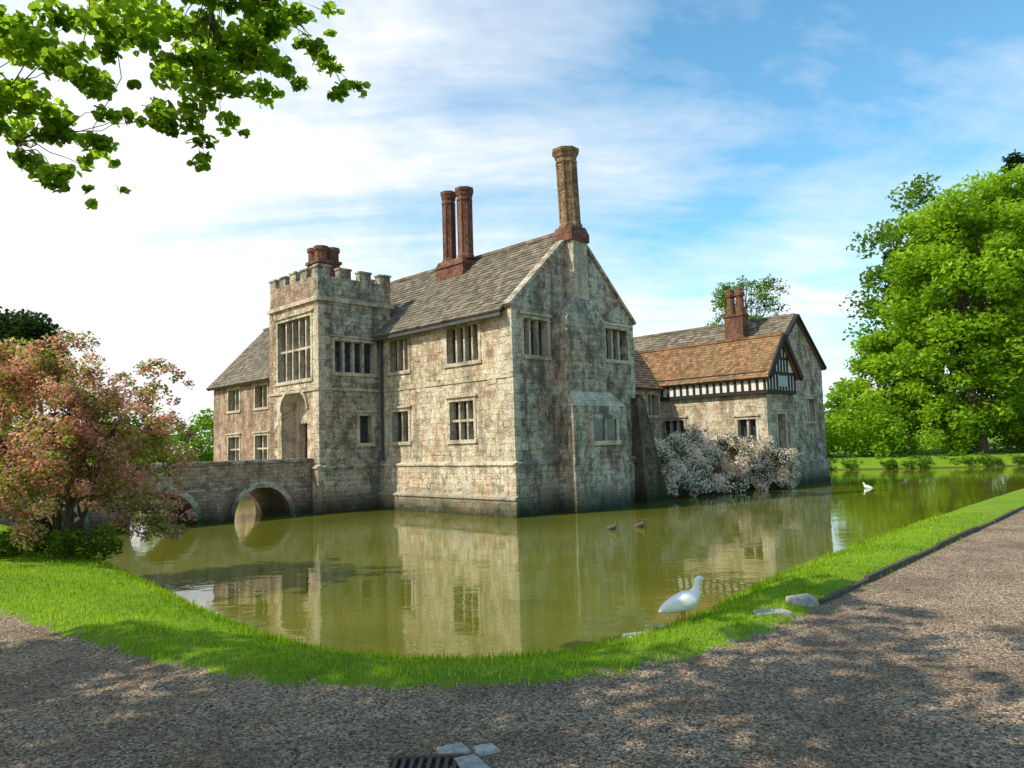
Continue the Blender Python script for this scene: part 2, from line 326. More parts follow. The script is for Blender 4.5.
for s in (0,1):
    x=-.12 if s==0 else MW+.12
    a=Vector((x,.08,EA-.06));b=Vector((MW/2,.08,RI+.12))
    for i in range(9): T.beam(a.lerp(b,i/9),a.lerp(b,(i+.97)/9)+Vector((0,0,random.uniform(-.01,.01))),.36,.12,'stone_grey_shade')
ov=.3; sl=(RI-EA)/(MW/2)
roof_slope(R,(-ov,.25,EA-ov*sl),(-ov,12,EA-ov*sl),(MW/2,.25,RI),(MW/2,12,RI),'tile_grey')
roof_slope(R,(MW+ov,.25,EA-ov*sl),(MW+ov,12,EA-ov*sl),(MW/2,.25,RI),(MW/2,12,RI),'tile_grey')
ridge(R,(MW/2,.3,RI+.04),(MW/2,12,RI+.04),'tile_grey')
T.beam((-.3,.2,EA-.36),(-.3,7.45,EA-.36),.1,.1,'lead'); T.beam((-.1,7.2,EA-.4),(-.1,7.2,1.2),.09,.09,'lead',up=(1,0,0))
# chimney breast on gable
C.box(1.95,4.0,-.7,-.002,BZ,5.9,'stone_grey_shade')
rough_blocks(C,(1.95,-.7,0),HX,NY,0.05,2.0,3.5,5.8,'stone_grey_shade',22)
C.frus((1.95,4.0,-.7,-.002),5.9,(2.6,3.75,-.5,-.002),6.7,'stone_grey_shade')
C.box(2.76,3.52,-.42,.4,6.7,8.8,'trim')
C.frus((1.8,4.75,-1.0,-.704),-1.5,(1.8,4.75,-.95,-.704),2.9,'stone_grey_shade')
C.frus((1.8,4.75,-.95,-.704),2.9,(2.0,4.2,-.72,-.704),3.4,'trim')
C.frus((4.003,4.9,-.9,-.002),BZ,(4.003,4.8,-.7,-.002),3.1,'stone_grey_shade'); C.frus((4.003,4.8,-.7,-.002),3.1,(4.003,4.1,-.3,-.002),3.7,'stone_grey_shade')
# small two-light window with slate hood in the breast
C.box(2.75,4.05,-1.0,-.975,1.7,2.45,'glass'); C.box(2.6,4.2,-1.08,-.97,2.45,2.6,'stone_grey_shade'); C.box(2.6,4.2,-1.1,-.97,1.56,1.7,'trim')
for xx in (2.63,3.36,4.05): C.box(xx,xx+.11,-1.05,-.972,1.703,2.447,'trim')
C.box(2.66,3.62,-.48,.44,8.8,9.08,'brick'); C.frus((2.66,3.62,-.48,.44),9.08,(2.76,3.52,-.4,.36),9.35,'brick')
def shaft(mb,x,y,z0,z1,r,mat,cap=1.28,lean=(0,0)):
    def ng(cx,cy,rz,mt,n=8,rot=math.pi/8):
        for (ra,za),(rb,zb) in zip(rz[:-1],rz[1:]):
            ka=(za-z0)/(z1-z0);kb=(zb-z0)/(z1-z0)
            A=[(cx+lean[0]*ka+ra*math.cos(rot+2*math.pi*i/n),cy+lean[1]*ka+ra*math.sin(rot+2*math.pi*i/n),za) for i in range(n)]
            B_=[(cx+lean[0]*kb+rb*math.cos(rot+2*math.pi*i/n),cy+lean[1]*kb+rb*math.sin(rot+2*math.pi*i/n),zb) for i in range(n)]
            for i in range(n): mb.poly([A[i],A[(i+1)%n],B_[(i+1)%n],B_[i]],mt,.5)
        mb.poly(B_,mt,.5)
    ng(x,y,[(r*1.22,z0),(r*1.22,z0+.12),(r,z0+.25),(r,z1-.55)],mat)
    for i in range(8):
        a=math.pi/8+2*math.pi*i/8
        ng(x+r*.98*math.cos(a),y+r*.98*math.sin(a),[(r*.10,z0+.2),(r*.10,z1-.55)],mat,6)
    ng(x,y,[(r*1.02,z1-.55),(r*1.12,z1-.52),(r*1.12,z1-.46),(r*1.02,z1-.42),(r*1.02,z1-.34),(r*1.16,z1-.28),(r*1.16,z1-.22),(r*cap,z1-.10),(r*cap,z1),(r*.8,z1)],mat)
    ng(x,y,[(r*.7,z1-.01),(r*.7,z1+.01)],'dark')
shaft(C,3.14,-.02,9.3,12.3,.37,'brick_buff',1.4,(.06,.16))
C.box(2.4,3.3,5.05,6.75,7.9,9.0,'brick'); C.frus((2.35,3.35,5.0,6.8),9.0,(2.5,3.2,5.15,6.7),9.3,'brick')
shaft(C,2.85,5.35,9.25,12.2,.31,'brick',1.3); shaft(C,2.85,6.36,9.25,12.3,.27,'brick',1.3)
C.frus((MW-.5,MW+1.15,-.75,.6),BZ,(MW-.3,MW+.15,-.3,.5),3.3,'stone_dark')
# tower
TX0,TX1,TY0,TY1=-2.69,.6,7.48,11.27
ft=[(.55,3.1,4.4,6.78,5,1,'w'),(.85,2.85,.45,4.05,1,0,'door')]
wall(W,T,G,(TX0,TY0,0),EX,NX,TY1-TY0,BZ,7.27,ft,'stone')
ft2=[(.68,2.45,4.6,5.8,4,0,'w'),(1.75,2.3,1.9,2.95,1,0,'w')]
wall(W,T,G,(TX0,TY0,0),HX,NY,TX1-TX0,BZ,7.27,ft2,'stone_grey_shade')
rough_blocks(W,(TX0,TY0,0),HX,NY,.5,2.6,1.2,7.1,'stone_grey_shade',50,[q[:4] for q in ft2])
W.poly([(TX0,TY1,BZ),(TX1,TY1,BZ),(TX1,TY1,7.27),(TX0,TY1,7.27)],'stone'); W.poly([(TX1,TY0,5),(TX1,TY1,5),(TX1,TY1,7.9),(TX1,TY0,7.9)],'stone_grey_shade')
quoins(T,TX0,TY0,1,1,1.2,7.2); quoins(T,TX0,TY1,1,-1,1.2,7.2,'stone_red')
plinth(W,(TX0,TY0,0),HX,NY,0.003,2.65,1.0,mat='stone_grey_shade',tm='stone_grey_shade'); plinth(W,(TX0,TY0,0),EX,NX,-.12,.3,1.0)
def ring(mb,x0,x1,y0,y1,z0,z1,p,t,mat):
    mb.box(x0-p,x1+p,y0-p,y0+t,z0,z1,mat); mb.box(x0-p,x1+p,y1-t,y1+p,z0,z1,mat)
    mb.box(x0-p,x0+t,y0+t,y1-t,z0,z1,mat); mb.box(x1-t,x1+p,y0+t,y1-t,z0,z1,mat)
ring(T,TX0,TX1,TY0,TY1,7.27,7.4,.1,.3,'trim'); ring(T,TX0,TX1,TY0,TY1,7.4,7.46,.04,.3,'trim')
ring(T,TX0,TX1,TY0,TY1,3.9,4.0,.06,.02,'trim')
W.box(TX0,TX0+.28,TY0+.28,TY1-.28,7.46,8.24,'stone_red'); W.box(TX1-.28,TX1,TY0+.28,TY1-.28,7.46,8.24,'stone_grey_shade')
W.box(TX0,TX1,TY0,TY0+.28,7.46,8.24,'stone_grey_shade'); W.box(TX0,TX1,TY1-.28,TY1,7.46,8.24,'stone_grey_shade'); W.box(TX0+.29,TX1-.29,TY0+.29,TY1-.29,7.2,7.6,'lead')
def merlons(o,h,n,L,k):
    w=L/(k+(k-1)*.75)
    for i in range(k):
        u=i*w*1.75; hh=.34+random.uniform(-.03,.03)
        obox(W,o,h,n,u+.003,u+w-.003,8.242,8.24+hh,-.28,0,'stone_grey_shade'); obox(T,o,h,n,u-.03,u+w+.03,8.243+hh,8.31+hh,-.32,.04,'stone_grey_shade')
merlons((TX0,TY0,0),EX,NX,TY1-TY0,5); merlons((TX0,TY0,0),HX,NY,TX1-TX0,4); merlons((TX1,TY0,0),EX,(1,0,0),TY1-TY0,4); merlons((TX0,TY1,0),HX,(0,1,0),TX1-TX0,4)
C.box(-1.7,-.75,9.05,10.0,7.6,9.2,'brick'); C.box(-1.76,-.69,8.99,10.06,9.2,9.32,'brick')
for a in (-1.48,-.97):
    for b in (9.27,9.78): C.ngon(a,b,[(.26,9.32),(.26,9.68),(.31,9.73),(.31,9.88),(.15,9.88)],'brick')
# left wing
LX=.3
wall(W,T,G,(LX,11.27,0),EX,NX,12.5,BZ,5.5,[(9.3,10.6,3.9,5.0,2,0,'w'),(6.2,7.5,3.9,5.0,2,0,'w'),(9.3,10.6,1.2,2.5,2,1,'w'),(6.2,7.5,1.2,2.5,2,1,'w'),(2.6,3.9,3.9,5.0,2,0,'w'),(2.6,3.9,1.2,2.5,2,1,'w')],'stone_red')
yE=23.77
W.poly([(LX,yE,BZ),(6.5,yE,BZ),(6.5,yE,5.5),(3.4,yE,8.75),(LX,yE,5.5)],'stone_red'); W.poly([(6.5,12,BZ),(6.5,yE,BZ),(6.5,yE,5.5),(6.5,12,5.5)],'stone_red')
s2=(8.75-5.5)/3.1
roof_slope(R,(LX-.3,11.2,5.5-.3*s2),(LX-.3,yE+.2,5.5-.3*s2),(3.4,11.2,8.75),(3.4,yE+.2,8.75),'tile_grey')
roof_slope(R,(6.8,11.2,5.5-.3*s2),(6.8,yE+.2,5.5-.3*s2),(3.4,11.2,8.75),(3.4,yE+.2,8.75),'tile_grey')
ridge(R,(3.4,12,8.79),(3.4,yE+.2,8.79),'tile_grey')
# rear range joining the wings
wall(W,T,G,(MW,4,0),HX,NY,8,BZ,4.4,[(5.2,6.2,2.9,3.9,2,0,'w'),(6.6,7.5,2.9,3.9,2,0,'w'),(5.2,6.4,1.2,2.3,2,0,'w')],'stone_grey_shade')
roof_slope(R,(MW,3.7,4.15),(14.8,3.7,4.15),(MW,6.4,6.5),(16,6.4,6.5),'tile_dark'); roof_slope(R,(MW,9.1,4.15),(15.8,9.1,4.15),(MW,6.4,6.5),(16,6.4,6.5),'tile_dark')
# timber wing
X0,X1,Y0=14.5,17.2,-1.5
wall(W,T,G,(X0,Y0,0),EX,NX,6.2,BZ,3.7,[(.55,1.45,1.5,2.5,2,0,'w'),(4.3,5.5,1.75,2.6,3,0,'w')],'stone')
wall(W,T,G,(X0,Y0,0),HX,NY,X1-X0,BZ,3.7,[(1.0,1.75,1.0,2.7,1,0,'w')],'stone_grey_shade')
plinth(W,(X0,Y0,0),EX,NX,-.12,6,.35,.15); plinth(W,(X0,Y0,0),HX,NY,0.003,2.7,.35,.15,'stone_grey_shade','stone_grey_shade')
quoins(T,X0,Y0,1,1,.5,3.65)
TF.box(X0-.14,X1,Y0-.14,7.5,3.7,4.6,'plaster')
TF.poly([(X0-.14,Y0-.14,4.6),(X1,Y0-.14,4.6),((X0+X1)/2,Y0-.14,6.2)],'plaster')
TF.box(X0-.2,X1,Y0-.2,5,3.62,3.78,'timber'); TF.box(X0-.18,X0-.1,Y0-.16,5,4.46,4.62,'timber')
y=Y0-.1
while y<4.2: TF.box(X0-.175,X0-.1,y,y+.12,3.78,4.46,'timber'); y+=.36
xx=X0-.12
while xx<X1-.05: TF.box(xx,xx+.14,Y0-.175,Y0-.1,3.78,4.5,'timber'); xx+=.3
TF.box(X0-.16,X1,Y0-.18,Y0-.1,4.5,4.63,'timber'); TF.box(X0+.55,X1-.55,Y0-.178,Y0-.1,5.2,5.32,'timber')
for fx in (.75,1.05,1.35,1.65,1.95): 
    zt=6.15-abs(fx-1.35)*1.2
    TF.box(X0+fx-.07,X0+fx+.07,Y0-.174,Y0-.1,4.63,zt,'timber')
TF.box(X0+.85,X1-.85,Y0-.2,Y0-.12,3.95,4.45,'glass')
RX=(X0+X1)/2; sl1=1.65/1.35
for sg in (-1,1):
    e=RX+sg*(1.35+.3); TF.beam((e,Y0-.38,4.6-.25*sl1+.05),(RX,Y0-.38,6.33),.09,.26,'timber')
roof_slope(R,(X0-.32,Y0-.35,4.6-.25*sl1),(X0-.32,6.8,4.6-.25*sl1),(RX,Y0-.35,6.3),(RX,6.8,6.3),'tile_red',.17,.17,.022)
roof_slope(R,(X1+.25,Y0-.35,4.6-.2*sl1),(X1+.25,6.8,4.6-.2*sl1),(RX,Y0-.35,6.3),(RX,6.8,6.3),'tile_red',.17,.17,.022)
ridge(R,(RX,Y0-.3,6.34),(RX,6.8,6.34),'tile_red')
# big right wing
A0,A1,B0,B1=15.95,21.4,-1.2,12
wall(W,T,G,(A0,B0,0),HX,NY,A1-A0,BZ,5.3,[(3.4,4.3,2.4,3.5,2,0,'w')],'stone_grey_shade')
AM=(A0+A1)/2; W.poly([(A0,B0,5.3),(A1,B0,5.3),(AM,B0,7.55)],'stone_grey_shade'); W.poly([(A1,B0,BZ),(A1,B1,BZ),(A1,B1,5.3),(A1,B0,5.3)],'stone_grey_shade'); W.poly([(A0,B0,BZ),(A0,B1,BZ),(A0,B1,5.3),(A0,B0,5.3)],'stone')
plinth(W,(A0,B0,0),HX,NY,1.4,A1-A0,.35,.12,'stone_grey_shade','stone_grey_shade'); quoins(T,A1,B0,-1,1,.5,5.2,'stone_grey_shade')
s3=2.25/(AM-A0)
for sg,xe in ((-1,A0-.25),(1,A1+.25)):
    roof_slope(R,(xe,B0-.15,5.3-.25*s3),(xe,B1,5.3-.25*s3),(AM,B0-.15,7.58),(AM,B1,7.58),'tile_grey'); T.beam((xe,B0-.1,5.3-.25*s3+.02),(AM,B0-.1,7.62),.2,.14,'timber')
ridge(R,(AM,B0,7.62),(AM,B1,7.62),'tile_grey')
C.box(17.05,17.65,.75,1.75,5.2,7.75,'brick'); C.box(17.0,17.7,.7,1.8,7.75,7.85,'brick')
for b in (1.0,1.5): C.ngon(17.35,b,[(.2,7.85),(.2,8.75),(.25,8.8),(.25,8.95),(.18,9.0),(.18,9.18),(.1,9.18)],'brick')
W.box(MW+.003,14.49,-.05,3.99,BZ,.75,'stone_grey_shade'); T.box(MW+.4,14.3,-.12,.3,.753,.86,'trim')
W.build('stone_walls',manor);T.build('stone_trim',manor);G.build('leaded_windows',manor);R.build('tiled_roofs',manor);C.build('chimneys',manor);TF.build('timber_framing',manor)
# ------------------------------------------------------------------ BRIDGE
bridge=empty('stone_arch_bridge',(.04,23.9,0),math.radians(45))
B=MB(); by0,by1=7.9,10.6; bx1,bx0=-2.72,-13.6; zt=.45
arches=[(-4.68,1.05),(-8.0,1.05),(-11.2,.95)]
def low(x):
    for c,r in arches:
        if abs(x-c)<r: return WATER+math.sqrt(max(0,r*r-(x-c)**2))*1.05
    return BZ
xs=set([bx0,bx1])
for c,r in arches:
    for i in range(17): xs.add(c-r*math.cos(math.pi*i/16))
xs=sorted(xs)
for a,b in zip(xs[:-1],xs[1:]):
    mid=(a+b)/2; ina=any(abs(mid-c)<r for c,r in arches)
    la,lb=(low(a) if ina else BZ),(low(b) if ina else BZ)
    if ina:
        if abs(low(a)-BZ)<.01: la=WATER
        if abs(low(b)-BZ)<.01: lb=WATER
    for y in (by0,by1): B.poly([(a,y,la),(b,y,lb),(b,y,zt),(a,y,zt)],'stone_red')
    if ina:
        B.poly([(a,by0,la),(b,by0,lb),(b,by1,lb),(a,by1,la)],'stone_red')
        for c,r in arches:
            if abs(mid-c)<r:
                f=1.17
                def o_(x,z): return (c+(x-c)*f, WATER+(z-WATER)*f)
                A2=o_(a,la);B2=o_(b,lb)
                B.hexa([(a,by0,la),(b,by0,lb),(B2[0],by0,B2[1]),(A2[0],by0,A2[1])],[(a,by0-.05,la),(b,by0-.05,lb),(B2[0],by0-.05,B2[1]),(A2[0],by0-.05,A2[1])],'trim')
for c,r in arches:
    for s in (-1,1):
        x=c+s*r; B.poly([(x,by0,BZ),(x,by1,BZ),(x,by1,WATER),(x,by0,WATER)],'stone_red')
B.poly([(bx0,by0+.3,zt),(bx1,by0+.3,zt),(bx1,by1-.3,zt),(bx0,by1-.3,zt)],'slab')
for y in (by0,by1-.3):
    B.box(bx0,bx1,y,y+.3,zt+.003,1.27,'stone_red'); 
    x=bx0
    while x<bx1-.1:
        l=min(random.uniform(.7,1.1),bx1-x); B.box(x+.005,x+l-.005,y-.05,y+.35,1.273,1.38+random.uniform(-.01,.01),'stone_grey_shade'); x+=l
B.box(bx0,bx1,by0-.06,by0-.002,zt-.03,zt+.09,'stone_grey_shade')
for px_ in (-6.34,-9.6):
    B.hexa([(px_-.5,by0-.002,BZ),(px_,by0-.6,BZ),(px_+.5,by0-.002,BZ)],[(px_-.5,by0-.002,.1),(px_,by0-.55,-.05),(px_+.5,by0-.002,.1)],'stone_red')
B.build('bridge_masonry',bridge)
# ------------------------------------------------------------------ TERRAIN
poly=[(-.83,6.3),(-1.76,6.66),(-3.4,8.3),(-5.0,10.3),(-6.6,12.2),(-9.7,15.9),(-13,19.5),(-20,27),(-32,39),(-30,52),(-10,64),(12,62),(19,51),(26,48.8),(34,48),(44,48.5),(60,50),(62,44),(45,42),(30,37.2),(15.4,22.7),(9.6,16.6),(4.67,11.2),(2.6,8.75),(1.95,7.7),(1.11,6.9),(.17,6.32)]
def chaikin(p,closed=True):
    o=[];n=len(p)
    if not closed: o.append(p[0])
    for i in range(n if closed else n-1):
        a,b=p[i],p[(i+1)%n]; o.append((a[0]*.75+b[0]*.25,a[1]*.75+b[1]*.25)); o.append((a[0]*.25+b[0]*.75,a[1]*.25+b[1]*.75))
    if not closed: o.append(p[-1])
    return o
poly=np.array(chaikin(chaikin(poly)))
pathp=[(-200,110),(-60,38),(-30,22),(-12,12.2),(-5.67,8.25),(-3.7,6.69),(-2.44,5.79),(-1.19,5.3),(-.15,5.22),(.57,5.42),(1.38,5.84),(2.3,6.7),(3.0,7.5),(10.8,15.9),(30,36),(60,62),(200,160)]
pathl=np.array(chaikin(pathp,False))
def dseg(x,y,P,closed):
    n=len(P); d=np.full(x.shape,1e9); 
    for i in range(n if closed else n-1):
        a=P[i];b=P[(i+1)%n];ab=b-a;L=ab@ab
        t=np.clip(((x-a[0])*ab[0]+(y-a[1])*ab[1])/L,0,1)
        d=np.minimum(d,np.hypot(x-a[0]-t*ab[0],y-a[1]-t*ab[1]))
    return d
def inside(x,y,P):
    c=np.zeros(x.shape,bool);n=len(P)
    for i in range(n):
        a=P[i];b=P[(i+1)%n]
        if a[1]==b[1]: continue
        k=((a[1]>y)!=(b[1]>y))&(x<(b[0]-a[0])*(y-a[1])/(b[1]-a[1])+a[0]); c^=k
    return c
def moat_sd(x,y):
    d=dseg(x,y,poly,True); return np.where(inside(x,y,poly),-d,d)
def path_sd(x,y):
    d=dseg(x,y,pathl,False); yl=np.interp(x,pathl[:,0],pathl[:,1]); return np.where(y<yl,d,-d)
def hgt(x,y):
    s=moat_sd(x,y); bump=.02*np.sin(x*2.1+1)*np.sin(y*1.7)+.012*np.sin(x*5.3)*np.cos(y*4.7)
    out=-.12+.12*np.clip(s/.9,0,1)**.7
    inn=-.12-1.5*np.clip(-s/1.5,0,1)**1.2
    pd=path_sd(x,y); lift=.05*np.clip(-pd/.15,0,1)*np.clip(s/.5,0,1)
    far=np.clip((y-52)/60,0,1)*1.2+np.clip((-x-20)/60,0,1)*.8
    return np.where(s>0,out+bump*np.clip(s*2,0,1)*(pd<0)+lift+far*np.clip(s/6,0,1),inn)
def axis(segs):
    o=[]
    for a,b,st in segs: o+=list(np.arange(a,b-1e-6,st))
    return o
gx=[-900,-600,-400,-250,-150,-100,-75]+axis([(-60,-9,.6),(-9,9,.12),(9,64,.5)])+[64,75,100,150,250,400,600,900]
gy=[-300,-100,-40,-20,-10,-5,-2]+axis([(0,4.5,.4),(4.5,14,.12),(14,68,.5)])+[68,75,90,120,170,250,400,650,1000]
gx=np.array(gx);gy=np.array(gy);XX,YY=np.meshgrid(gx,gy); ZZ=hgt(XX.ravel(),YY.ravel())
nx,ny=len(gx),len(gy); idx=np.arange(nx*ny).reshape(ny,nx)
quads=np.stack([idx[:-1,:-1],idx[:-1,1:],idx[1:,1:],idx[1:,:-1]],-1).reshape(-1,4)
def fastmesh(name,verts,faces,mat,rnd=None,parent=None,smooth=False,attr='rnd'):
    verts=np.asarray(verts,dtype=np.float32);faces=np.asarray(faces,dtype=np.int32);k=faces.shape[1]
    me=bpy.data.meshes.new(name); me.vertices.add(len(verts)); me.vertices.foreach_set('co',verts.ravel())
    me.loops.add(faces.size); me.loops.foreach_set('vertex_index',faces.ravel()); me.polygons.add(len(faces))
    me.polygons.foreach_set('loop_start',np.arange(0,faces.size,k,dtype=np.int32)); 
    if smooth: me.polygons.foreach_set('use_smooth',np.ones(len(faces),bool))
    me.update(calc_edges=True)
    if rnd is not None:
        a=me.attributes.new(attr,'FLOAT','POINT'); a.data.foreach_set('value',np.asarray(rnd,dtype=np.float32))
    me.materials.append(M[mat]); ob=bpy.data.objects.new(name,me); return link(ob,parent)
fastmesh('ground',np.stack([XX.ravel(),YY.ravel(),ZZ],1),quads,'ground',path_sd(XX.ravel(),YY.ravel()),smooth=True,attr='path_d')
fastmesh('moat_water',[(-40,4,WATER),(66,4,WATER),(66,68,WATER),(-40,68,WATER)],[(0,1,2,3)],'water')
def blades(name,n,xr,yr,dens_fn,h0,h1,w):
    x=RNG.uniform(*xr,n);y=RNG.uniform(*yr,n); s=moat_sd(x,y);p=path_sd(x,y)
    edge=.10*np.sin(x*3.1)+.07*np.sin(x*7.7+y*5)+.05*np.sin(x*17+1)
    keep=(s>-.45)&(p<RNG.normal(-.03,.07,n)+edge*.6)&(RNG.random(n)<dens_fn(x,y)); x=x[keep];y=y[keep];s=s[keep];p=p[keep]; n=len(x)
    z=hgt(x,y); a=RNG.uniform(0,2*np.pi,n); ln=RNG.uniform(0,.5,n); la=RNG.uniform(0,2*np.pi,n)
    hh=RNG.uniform(h0,h1,n)*(1+1.0*(np.abs(s)<.25)*RNG.random(n)+.4*(np.abs(p)<.12))*(1+.5*(np.sin(x*9+y*3)*np.sin(y*8-x*2)>.5))
    ww=w*(.7+.12*y)
    b1=np.stack([x-np.cos(a)*ww/2,y-np.sin(a)*ww/2,z-.005],1);b2=np.stack([x+np.cos(a)*ww/2,y+np.sin(a)*ww/2,z-.005],1)
    t=np.stack([x+np.cos(la)*ln*hh,y+np.sin(la)*ln*hh,z+hh],1)
    v=np.stack([b1,b2,t],1).reshape(-1,3); f=np.arange(3*n).reshape(-1,3)
    cl=.5+.3*np.sin(x*1.9+np.cos(y*2.3)*2)*np.sin(y*1.3+1); r=np.clip(cl+RNG.normal(0,.22,n),0,1)
    fastmesh(name,v,f,'grass_blade',np.repeat(r,3))
blades('grass',330000,(-13,9),(5,19),lambda x,y:np.clip(1.35-.085*y,.12,1),.018,.045,.009)
n=26000; yy=3.6+6.5*RNG.random(n)**1.7; xx_=RNG.uniform(-.75,.75,n)*yy; k=path_sd(xx_,yy)>.0; xx_=xx_[k];yy=yy[k];n=len(xx_)
sz=RNG.uniform(.003,.009,n)*(1+.8*(RNG.random(n)>.95)); o=np.array([(1,0,0),(0,1,0),(-1,0,0),(0,-1,0),(0,0,1),(0,0,-1)],float)
ja=o[None]*sz[:,None,None]*RNG.uniform(.6,1.3,(n,6,1)); ja[:,:,2]*=.6; th=RNG.uniform(0,6.28,n)
rx=ja[:,:,0]*np.cos(th)[:,None]-ja[:,:,1]*np.sin(th)[:,None];ry=ja[:,:,0]*np.sin(th)[:,None]+ja[:,:,1]*np.cos(th)[:,None]
v=np.stack([rx+xx_[:,None],ry+yy[:,None],ja[:,:,2]+hgt(xx_,yy)[:,None]+.002],-1).reshape(-1,3)
tf=np.array([(0,1,4),(1,2,4),(2,3,4),(3,0,4)])
f=(tf[None]+6*np.arange(n)[:,None,None]).reshape(-1,3)
fastmesh('gravel_pebbles',v,f,'pebble',np.repeat(RNG.random(n),6))
# ------------------------------------------------------------------ VEGETATION
DIAM=np.array([(-.5,0,0),(0,-.32,.06),(.5,0,0),(0,.32,.06)])
HEX=np.array([(-.5,0,-.02),(-.22,-.38,.07),(.2,-.32,.05),(.56,0,-.03),(.2,.32,.05),(-.22,.38,.07)])
def leaves(name,c,size,mat,rnd,parent=None,tmpl=DIAM,up=.5):
    n=len(c); nrm=RNG.normal(size=(n,3)); nrm[:,2]=np.abs(nrm[:,2])+up; nrm/=np.linalg.norm(nrm,axis=1)[:,None]
    t=RNG.normal(size=(n,3)); t-= (t*nrm).sum(1)[:,None]*nrm; t/=np.linalg.norm(t,axis=1)[:,None]; b=np.cross(nrm,t)
    s=size*RNG.uniform(.65,1.3,n); k=len(tmpl)
    v=c[:,None,:]+s[:,None,None]*(tmpl[None,:,0,None]*t[:,None]+tmpl[None,:,1,None]*b[:,None]+tmpl[None,:,2,None]*nrm[:,None])
    return fastmesh(name,v.reshape(-1,3),np.arange(n*k).reshape(n,k),mat,np.repeat(np.clip(rnd,0,1),k),parent)
def clump_pts(cs,rs,per,flat=.75,shell=.5):
    cs=np.asarray(cs,float);rs=np.asarray(rs,float); m=len(cs)
    cnt=np.maximum(3,(per*(rs/rs.mean())**2).astype(int)); ci=np.repeat(np.arange(m),cnt); n=len(ci)
    d=RNG.normal(size=(n,3)); d/=np.linalg.norm(d,axis=1)[:,None]; r=RNG.random(n)**shell
    p=cs[ci]+d*(r*rs[ci])[:,None]*np.array([1,1,flat]); cr=RNG.random(m)
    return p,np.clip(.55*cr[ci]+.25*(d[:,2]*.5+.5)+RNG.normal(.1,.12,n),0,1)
def tubes(name,paths,mat,parent,sides=8):
    v=[];f=[]
    for pts,rad in paths:
        pts=[Vector(p) for p in pts]; base=len(v)
        for i,p in enumerate(pts):
            d=(pts[min(i+1,len(pts)-1)]-pts[max(i-1,0)]).normalized(); a=d.orthogonal().normalized() if abs(d.z)<.95 else Vector((1,0,0)).cross(d).normalized(); b=d.cross(a)
            for k in range(sides):
                t=2*math.pi*k/sides; v.append(tuple(p+(a*math.cos(t)+b*math.sin(t))*rad[i]))
        for i in range(len(pts)-1):
            for k in range(sides):
                k2=(k+1)%sides; f.append((base+i*sides+k,base+i*sides+k2,base+(i+1)*sides+k2,base+(i+1)*sides+k))
    return fastmesh(name,v,f,mat,None,parent,True)
def limb(a,b,r0,r1,n=6,wob=.12,sag=.0):
    a=Vector(a);b=Vector(b);L=(b-a).length;pts=[];rad=[]
    for i in range(n+1):
        t=i/n;p=a.lerp(b,t)
        if 0<i<n: p+=Vector((random.gauss(0,1),random.gauss(0,1),random.gauss(0,1)))*wob*L*.25
        p.z+=math.sin(t*math.pi)*sag*L
        pts.append(p);rad.append(r0*(1-t)+r1*t)
    return pts,rad
def tree(name,base,ch,cr,nclump,cl_r,per,lsize,mat,trunk_r,lean=(0,0),shell=.5,minz=-.75,nlimb=22,tmpl=DIAM,bark='bark'):
    e=empty(name,base); cs=[];rs=[]
    lob=[(random.uniform(0,6.28),random.uniform(.75,1.2)) for _ in range(7)]
    while len(cs)<nclump:
        d=Vector((random.gauss(0,1),random.gauss(0,1),random.gauss(0,1))).normalized()
        if d.z<minz: continue
        az=math.atan2(d.y,d.x); k=1.0
        for la,lv in lob: k*=1+(lv-1)*.5*max(0,math.cos(az-la+d.z*2))
        q=random.uniform(.35,1)**.5*k
        cs.append((lean[0]+d.x*cr[0]*q,lean[1]+d.y*cr[1]*q,ch+d.z*cr[2]*q)); rs.append(cl_r*random.uniform(.55,1.35))
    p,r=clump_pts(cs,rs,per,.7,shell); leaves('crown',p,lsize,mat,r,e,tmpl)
    tp,tr_=limb((0,0,-.3),(lean[0],lean[1],ch+cr[2]*.55),trunk_r,trunk_r*.15,10,.05); tr_[0]*=1.5
    paths=[(tp,tr_)]
    for c in random.sample(cs,min(nlimb,len(cs))):
        i=random.randint(3,8); st=tp[i]
        if c[2]<st.z: st=tp[max(2,i-2)]
        paths.append(limb(st,c,tr_[i]*.45,.02,5,.15,.06))
    tubes('trunk_and_limbs',paths,bark,e); return e,cs
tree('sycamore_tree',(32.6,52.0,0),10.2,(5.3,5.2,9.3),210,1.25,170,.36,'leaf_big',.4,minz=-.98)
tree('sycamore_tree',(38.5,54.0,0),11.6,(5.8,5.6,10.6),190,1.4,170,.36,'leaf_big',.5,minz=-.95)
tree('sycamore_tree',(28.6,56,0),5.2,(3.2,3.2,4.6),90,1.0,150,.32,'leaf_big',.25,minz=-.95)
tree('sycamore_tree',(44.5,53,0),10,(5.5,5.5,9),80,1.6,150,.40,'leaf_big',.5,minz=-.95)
tree('sycamore_tree',(38,66,0),13,(7.0,6,10),80,1.8,120,.45,'leaf_mid',.5)
def pine(name,base,H,r):
    e=empty(name,base); cs=[];rs=[]
    for i in range(60):
        z=H*(.35+.65*random.random()); a=random.uniform(0,6.28); q=r*(1.05-(z/H))*1.6*random.uniform(.4,1); cs.append((q*math.cos(a),q*math.sin(a),z)); rs.append(random.uniform(.6,1.1))
    p,rr=clump_pts(cs,rs,160,.45); leaves('crown',p,.32,'leaf_dark',rr,e)
    tp=limb((0,0,-.3),(0,0,H),.35,.05,8,.02); tubes('trunk_and_limbs',[tp]+[limb((0,0,c[2]-.3),c,.06,.02,4) for c in cs[:30]],'bark',e)
pine('pine_tree',(33.2,62,0),17.5,3.4); pine('pine_tree',(42.5,60,0),25,4.0)
